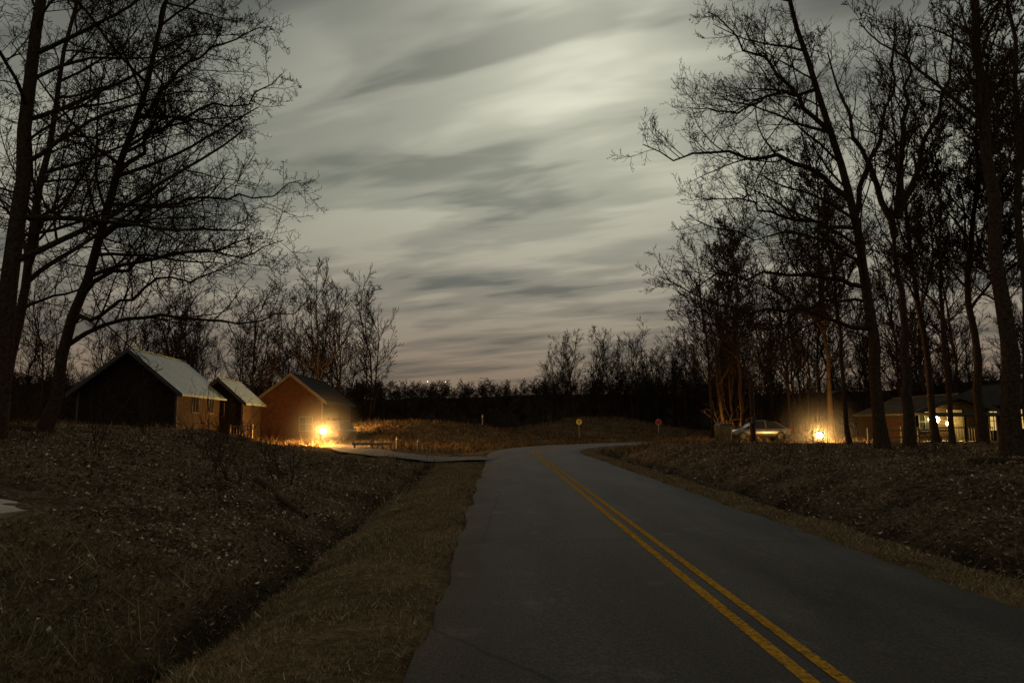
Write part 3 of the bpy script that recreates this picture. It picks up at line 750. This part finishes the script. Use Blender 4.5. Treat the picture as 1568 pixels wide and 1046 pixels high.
car('parked_suv',-14.1,56.5,math.radians(82),M_car2,True)

# ------------------------------------------------------------------ street furniture
def sign(name,x,y,face,n,r,ztop,rz=0,start=0,post=M_galv):
    z=h1(x,y); E=empty(name,(x,y,z),rz)
    boxes('post',[(-.03,.03,0,.04,-.3,ztop+.0)],post,E)
    for nm,rr,yo,mt in (('plate_border',r,-.006,M_black if face is M_yellow_sign else M_white),('plate_face',r*.92,-.012,face)):
        V=[]
        for yy in (yo,yo+.005):
            for i in range(n):
                a=start+2*math.pi*i/n; V.append((rr*math.cos(a),yy,ztop-r+rr*math.sin(a)))
        F=[tuple(range(n))[::-1],tuple(range(n,2*n))]+[(i,(i+1)%n,(i+1)%n+n,i+n) for i in range(n)]
        mesh_py(nm,V,F,mt,E)
    return E
s_=sign('yellow_warning_sign',7.7,79,M_yellow_sign,24,.36,2.3,0)
V=[(-.04,-.02,1.75),(.04,-.02,1.75),(.04,-.02,2.0),(.13,-.02,2.0),(0,-.02,2.18),(-.13,-.02,2.0),(-.04,-.02,2.0)]
mesh_py('arrow_symbol',V,[tuple(range(7))],M_black,s_)
sign('stop_sign',17.9,84,M_red_sign,8,.38,2.1,.1,math.pi/8)
def post(name,x,y,h,r,mat=M_wood_pale):
    z=h1(x,y); E=empty(name,(x,y,z)); revolve('shaft',[(r*1.05,-.3),(r,h*.5),(r*.95,h-.06),(r*.6,h)],mat,E,10)
    revolve('band',[(r*1.06,h*.8),(r*1.06,h*.86)],M_white,E,10); return E
post('marker_post',-3.6,84,1.6,.09)
post('wooden_bollard',-6.1,45,.85,.09)
post('wooden_bollard',-7.9,47.5,.8,.09)
z=h1(14.7,42); E=empty('broken_utility_pole',(14.7,42,z)); revolve('pole_shaft',[(.17,-.3),(.16,1),(.14,2.6),(.13,3.5),(.05,3.75)],M_bark,E,12)
box('meter_box',-.12,.12,-.26,-.14,1.2,1.6,M_metal,E,.01)
E=empty('parking_barrier_rail'); zz=h1(-9.5,46.5)
boxes('rail',[(-10.8,-8.0,46.45,46.6,zz+.3,zz+.45)],M_wood_pale,E,.01); boxes('rail_posts',[(x-.06,x+.06,46.46,46.59,zz-.2,zz+.3) for x in (-10.6,-9.4,-8.2)],M_wood_pale,E)
def bin_(x,y):
    z=h1(x,y); E=empty('rubbish_bin',(x,y,z),.2)
    V=[(-.36,-.36,0),(.36,-.36,0),(.36,.36,0),(-.36,.36,0),(-.43,-.43,.95),(.43,-.43,.95),(.43,.43,.95),(-.43,.43,.95)]
    mesh_py('bin_body',V,[(0,3,2,1),(4,5,6,7),(0,1,5,4),(1,2,6,5),(2,3,7,6),(3,0,4,7)],M_bin,E,bevel=.02)
    box('bin_rim',-.46,.46,-.46,.46,.955,1.0,M_bin,E,.01)
    V=[(-.45,-.45,1.003),(.45,-.45,1.003),(.45,.45,1.003),(-.45,.45,1.003),(-.3,-.3,1.14),(.3,-.3,1.14),(.3,.35,1.14),(-.3,.35,1.14)]
    mesh_py('bin_lid',V,[(0,3,2,1),(4,5,6,7),(0,1,5,4),(1,2,6,5),(2,3,7,6),(3,0,4,7)],M_bin,E,bevel=.02)
bin_(13.8,45)
E=empty('split_rail_fence')
L_=[];P_=[]
for i in range(6):
    x=21.2+i*1.0; z=h1(x,41); P_.append((x-.05,x+.05,40.95,41.05,z-.2,z+1.0))
    if i<5: L_+= [(x+.05,x+.95,40.97,41.03,z+.4,z+.48),(x+.05,x+.95,40.97,41.03,z+.8,z+.88)]
boxes('fence_posts',P_,M_wood_pale,E); boxes('fence_rails',L_,M_wood_pale,E)
for x,y in ((-47,380),(-37,380)):
    hz=h1(x,y)
    E=empty('distant_yard_light',(x,y,hz))
    revolve('mast',[(.1,-1),(.08,9)],M_metal,E,8); bulb(E,'lamp_head',0,0,9.2,.25,M_far_light)

# ------------------------------------------------------------------ sky
MEL=math.radians(33.5); MAZ=math.radians(7)
md=(math.sin(MAZ)*math.cos(MEL),math.cos(MAZ)*math.cos(MEL),math.sin(MEL))
w=bpy.data.worlds.new('World'); scene.world=w; t=NT(w)
try: w.cycles.sampling_method='NONE'
except Exception as ex: print(ex)
tc=t.n('ShaderNodeTexCoord'); V_=tc.outputs['Generated']
nrm=t.n('ShaderNodeVectorMath',operation='NORMALIZE'); t.l(V_,nrm.inputs[0]); V_=nrm.outputs[0]
sp=t.n('ShaderNodeSeparateXYZ'); t.l(V_,sp.inputs[0])
z=t.math('MAXIMUM',sp.outputs[2],0.0); zc=t.math('ADD',z,.12)
px=t.math('DIVIDE',sp.outputs[0],zc); py=t.math('DIVIDE',sp.outputs[1],zc)
ca_,cb_=-.94,.34
al=t.math('ADD',t.math('MULTIPLY',px,ca_),t.math('MULTIPLY',py,cb_))
pe=t.math('ADD',t.math('MULTIPLY',px,cb_),t.math('MULTIPLY',py,-ca_))
def cl(sa,sb,off,detail,rough,dist):
    cx=t.n('ShaderNodeCombineXYZ'); t.l(t.math('MULTIPLY',al,sa),cx.inputs[0]); t.l(t.math('MULTIPLY',pe,sb),cx.inputs[1]); cx.inputs[2].default_value=off
    nn=t.n('ShaderNodeTexNoise',i_Scale=1.0,i_Detail=detail,i_Roughness=rough,i_Distortion=dist); t.l(cx.outputs[0],nn.inputs['Vector']); return nn.outputs[0]
c1=cl(.8,2.1,3.1,2.0,.4,.4); c2=cl(1.9,5.5,7.7,3.0,.5,.3)
cld=t.math('ADD',t.math('MULTIPLY',c1,.58),t.math('MULTIPLY',c2,.42))
cl_r=t.ramp(cld,[(.39,(0,0,0)),(.48,(.5,.5,.5)),(.59,(1,1,1))],'EASE')
base=t.ramp(z,[(0,(.2,.135,.088)),(.07,(.23,.165,.115)),(.18,(.31,.275,.21)),(.32,(.41,.405,.315)),(.5,(.46,.465,.37)),(.75,(.2,.21,.19)),(1,(.16,.17,.16))])
darkc=t.ramp(z,[(0,(.14,.1,.068)),(.12,(.12,.105,.083)),(.22,(.115,.12,.103)),(.35,(.18,.19,.15)),(1,(.08,.085,.085))])
def blob(d,sig):
    dp=t.n('ShaderNodeVectorMath',operation='DOT_PRODUCT'); t.l(V_,dp.inputs[0]); dp.inputs[1].default_value=d
    ang2=t.math('MULTIPLY',t.math('SUBTRACT',1.0,dp.outputs['Value']),2.0)
    return t.math('POWER',2.71828,t.math('MULTIPLY',ang2,-1/(sig*sig)))
skyc=t.mix(cl_r,darkc,base)
g1=blob(md,.14); g2=blob(md,.32)
glow=t.math('ADD',t.math('MULTIPLY',g1,.4),t.math('MULTIPLY',g2,.2))
glow=t.math('MULTIPLY',glow,t.math('ADD',.5,t.math('MULTIPLY',cl_r,.5)))
gc=t.n('ShaderNodeCombineColor'); t.l(glow,gc.inputs[0]); t.l(t.math('MULTIPLY',glow,.985),gc.inputs[1]); t.l(t.math('MULTIPLY',glow,.78),gc.inputs[2])
skyc=t.mix(1.0,skyc,gc.outputs[0],'ADD')
def dirv(az,el):
    az,el=math.radians(az),math.radians(el); return (math.sin(az)*math.cos(el),math.cos(az)*math.cos(el),math.sin(el))
hole=t.math('ADD',blob(dirv(34,38),.27),blob(dirv(-31,38),.27))
hole=t.math('MINIMUM',t.math('MULTIPLY',hole,.98),.95)
skyc=t.mix(hole,skyc,(.024,.028,.034))
bg=t.n('ShaderNodeBackground',i_Strength=1.0); t.l(skyc,bg.inputs[0])
nsk=t.n('ShaderNodeTexSky'); nsk.sky_type='NISHITA'; nsk.sun_disc=False; nsk.sun_elevation=MEL; nsk.sun_rotation=MAZ
bg2=t.n('ShaderNodeBackground',i_Strength=.0012); t.l(nsk.outputs[0],bg2.inputs[0])
ad=t.n('ShaderNodeAddShader'); t.l(bg.outputs[0],ad.inputs[0]); t.l(bg2.outputs[0],ad.inputs[1])
o=t.n('ShaderNodeOutputWorld'); t.l(ad.outputs[0],o.inputs[0])

S=bpy.data.lights.new('moon','SUN'); S.energy=.5; S.angle=math.radians(3); S.color=(1,.93,.81)
so=bpy.data.objects.new('moon',S); link(so); so.rotation_euler=Vector(md).to_track_quat('Z','Y').to_euler()

cam=bpy.data.cameras.new('camera'); co=bpy.data.objects.new('camera',cam); link(co)
cam.sensor_width=36; cam.lens=24; cam.clip_end=5000; cam.clip_start=.1
co.location=(0,0,1.8); co.rotation_euler=(math.radians(90+6.93),0,0)
scene.camera=co
